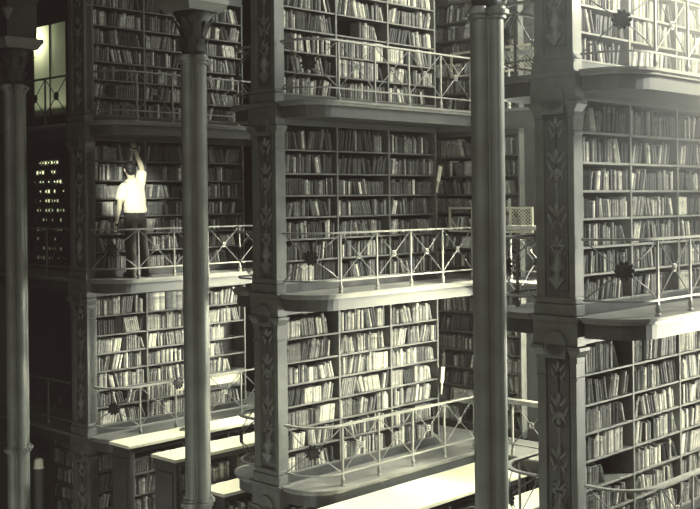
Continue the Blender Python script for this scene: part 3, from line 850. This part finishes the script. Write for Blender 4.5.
# ------------------------------------------------------------------ set out the books
rs = random.Random(11)
cand = []
for n, b in enumerate(BOOKS):
    if b[9] is None: continue
    cm, u, z, w, h = b[:5]
    px, py, dist = proj(cm @ Vector((0, u+w/2, z+h/2)))
    if b[9][0] == 2 and 583 < px < 696 and 4 < py < 488: cand.append((w*h/dist**2, n))
cand.sort(reverse=True)
single = {n for _, n in cand[:300]}
ORD = lambda n: '%d%s' % (n, 'th' if 10 < n % 100 < 14 else {1: 'st', 2: 'nd', 3: 'rd'}.get(n % 10, 'th'))
SHELF = {1: 'top', 2: 'second', 3: 'third', 4: 'fourth', 5: 'fifth', 6: 'sixth', 7: 'lowest'}
BAY = ('first', 'second', 'third')
V_, F_, T_ = [], [], []
for n, (cm, u, z, w, h, d, lean, v, back, info) in enumerate(BOOKS):
    V, F, T = book_geo(w, h, d, v, rs)
    # a book that leans back to the left turns about its lower left edge, one that leans right about its lower right edge
    if lean < 0: loc = Matrix.Translation((-0.012-back, u+w, z)) @ Matrix.Rotation(lean, 4, 'X') @ Matrix.Translation((0, -w, 0))
    else: loc = Matrix.Translation((-0.012-back, u, z)) @ Matrix.Rotation(lean, 4, 'X')
    mw = cm @ loc
    if n in single:
        o = link('book', book_mesh('book', V, F, T)); o.matrix_world = mw
        i, k, bi, sh, num = info
        tn = 'dark' if v < 0.11 else 'grey' if v < 0.34 else 'pale'
        st = 'upright' if abs(lean) < 0.05 else 'leaning'
        tag(o, '%s %s book, %s from left, %s shelf, %s bay, %s tier, right stack' % (tn, st, ORD(num), SHELF[sh], BAY[bi], TIER[k]), 'book',
            'books on the right stack, %s tier' % TIER[k], 'thing')
    else:
        o_ = len(V_)
        V_ += [tuple(mw @ Vector(p)) for p in V]; F_ += [tuple(o_+q for q in f) for f in F]; T_ += T
o = link('shelved_books', book_mesh('shelved_books', V_, F_, T_))
tag(o, 'rows of old bound books filling the shelves of all the stacks', 'books', None, 'stuff')

# ------------------------------------------------------------------ light
def lamp(kind, name, loc, target, energy, color, **kw):
    l = bpy.data.lights.new(name, kind); l.energy = energy; l.color = color
    for k, v in kw.items(): setattr(l, k, v)
    o = link(name, l); o.location = loc
    if target is not None: o.rotation_euler = (Vector(target)-Vector(loc)).to_track_quat('-Z', 'Y').to_euler()
    return o
WARM = (1.0, 1.0, 0.94)
# tall windows in the rear wall light each alcove from its far right end
for i, e1, e2, e3, e4 in ((0, 100, 15, 6500, 420), (1, 430, 16, 7500, 560), (2, 600, 20, 2200, 420)):
    lamp('AREA', 'rear_window_light', (i*S+2.15, 4.05, 2.9), (i*S+0.2, 0.3, 0.8), e1, WARM, shape='RECTANGLE', size=1.7, size_y=1.6)
    lamp('AREA', 'rear_window_light', (i*S+2.15, 4.10, 0.2), (i*S+0.6, -0.6, -1.6), e2, WARM, shape='RECTANGLE', size=1.5, size_y=1.6)
    lamp('AREA', 'rear_window_light', (i*S+2.15, 4.0, -1.75), (i*S+0.2, 0.9, -2.5), e4, WARM, shape='RECTANGLE', size=1.5, size_y=1.0)
    lamp('SPOT', 'rear_window_beam', (i*S+2.5, 4.0, 0.75), (i*S+0.6, 0.6, -3.2), e3, WARM, spot_size=math.radians(62), spot_blend=0.6, shadow_soft_size=0.4)
lamp('AREA', 'hall_skylight', (12.5, -5.0, 5.5), (6.5, 0.0, -1.5), 150, WARM, shape='RECTANGLE', size=5, size_y=3)
lamp('SPOT', 'upper_window_glow', (11.2, 2.9, 3.1), (8.2, 0.6, 1.7), 4800, WARM, spot_size=math.radians(64), spot_blend=1.0, shadow_soft_size=0.4)
lamp('SPOT', 'shirt_spot', (12.0, -7.5, 3.0), (0.3, 0.49, 0.20), 15000, WARM, spot_size=math.radians(4.3), spot_blend=0.8, shadow_soft_size=0.05)  # added narrow spot that whitens the person's shirt
lamp('AREA', 'gallery_fill', (12.0, -10.5, 2.0), (7.5, -1.0, -0.5), 125, WARM, shape='RECTANGLE', size=1.5, size_y=3)
lamp('AREA', 'floor_bounce', (7.0, -4.0, -5.5), (6.5, -3.0, 0), 90, WARM, shape='RECTANGLE', size=7, size_y=3)
lamp('POINT', 'column_fill', (5.6, -1.9, -4.3), None, 45, WARM, shadow_soft_size=0.3)  # added fill without a fixture, brightens the lower middle column
lamp('POINT', 'column_fill', (1.1, -1.9, -4.4), None, 30, WARM, shadow_soft_size=0.3)  # same kind of added fill for the left column
lamp('POINT', 'alcove_fill', (6.5, 1.0, -1.7), None, 40, WARM, shadow_soft_size=0.1)  # added fills without fixtures, for the rear rail and lattice panels
lamp('POINT', 'alcove_fill', (6.3, 1.2, 0.7), None, 45, WARM, shadow_soft_size=0.1)
lamp('POINT', 'alcove_fill', (6.3, 1.2, 2.9), None, 45, WARM, shadow_soft_size=0.1)
lamp('POINT', 'window_daylight', (-8.80, 4.40, 3.75), None, 34, WARM, shadow_soft_size=0.15)
lamp('POINT', 'screen_daylight', (-8.3, 5.0, 0.9), None, 90, WARM, shadow_soft_size=0.15)
wd = bpy.data.worlds.new('world'); scene.world = wd; wd.use_nodes = True
bg = wd.node_tree.nodes['Background']; bg.inputs['Color'].default_value = (1.0, 0.78, 0.60, 1); bg.inputs['Strength'].default_value = 0.05
nt = wd.node_tree
vs = nt.nodes.new('ShaderNodeVolumeScatter'); vs.inputs['Density'].default_value = 0.0022; vs.inputs['Anisotropy'].default_value = 0.0
vs.inputs['Color'].default_value = (1.0, 1.0, 0.9, 1)
# added haze, its density shaped into a glow at the upper right
ge = nt.nodes.new('ShaderNodeNewGeometry'); vd = nt.nodes.new('ShaderNodeVectorMath'); vd.operation = 'DISTANCE'
vd.inputs[1].default_value = (10.6, 1.6, 2.6)
m1 = nt.nodes.new('ShaderNodeMapRange'); m1.interpolation_type = 'SMOOTHSTEP'
m1.inputs['From Min'].default_value = 0.3; m1.inputs['From Max'].default_value = 5.0
m1.inputs['To Min'].default_value = 0.15; m1.inputs['To Max'].default_value = 0.0012
nt.links.new(ge.outputs['Position'], vd.inputs[0]); nt.links.new(vd.outputs['Value'], m1.inputs['Value'])
nt.links.new(m1.outputs[0], vs.inputs['Density'])
nt.links.new(vs.outputs[0], nt.nodes['World Output'].inputs['Volume'])
scene.view_settings.view_transform = 'Standard'
scene.view_settings.look = 'None'
scene.view_settings.exposure = 0.0
scene.view_settings.use_curve_mapping = True
cmap = scene.view_settings.curve_mapping
# warm sepia blacks, greenish greys and cream whites, as the old print is toned
for ch, pts in ((0, ((0, 0.010), (0.04, 0.041), (0.15, 0.140), (0.45, 0.46), (1, 1.0))), (1, ((0, 0.006), (0.04, 0.039), (0.15, 0.143), (0.45, 0.46), (1, 0.985))), (2, ((0, 0.0055), (0.04, 0.037), (0.15, 0.140), (0.45, 0.41), (1, 0.76)))):
    c = cmap.curves[ch]
    c.points[0].location = pts[0]; c.points[1].location = pts[-1]
    for p in pts[1:-1]: c.points.new(*p)
cmap.update()
print('books', len(BOOKS), 'single', len(single), 'cand', len(cand))
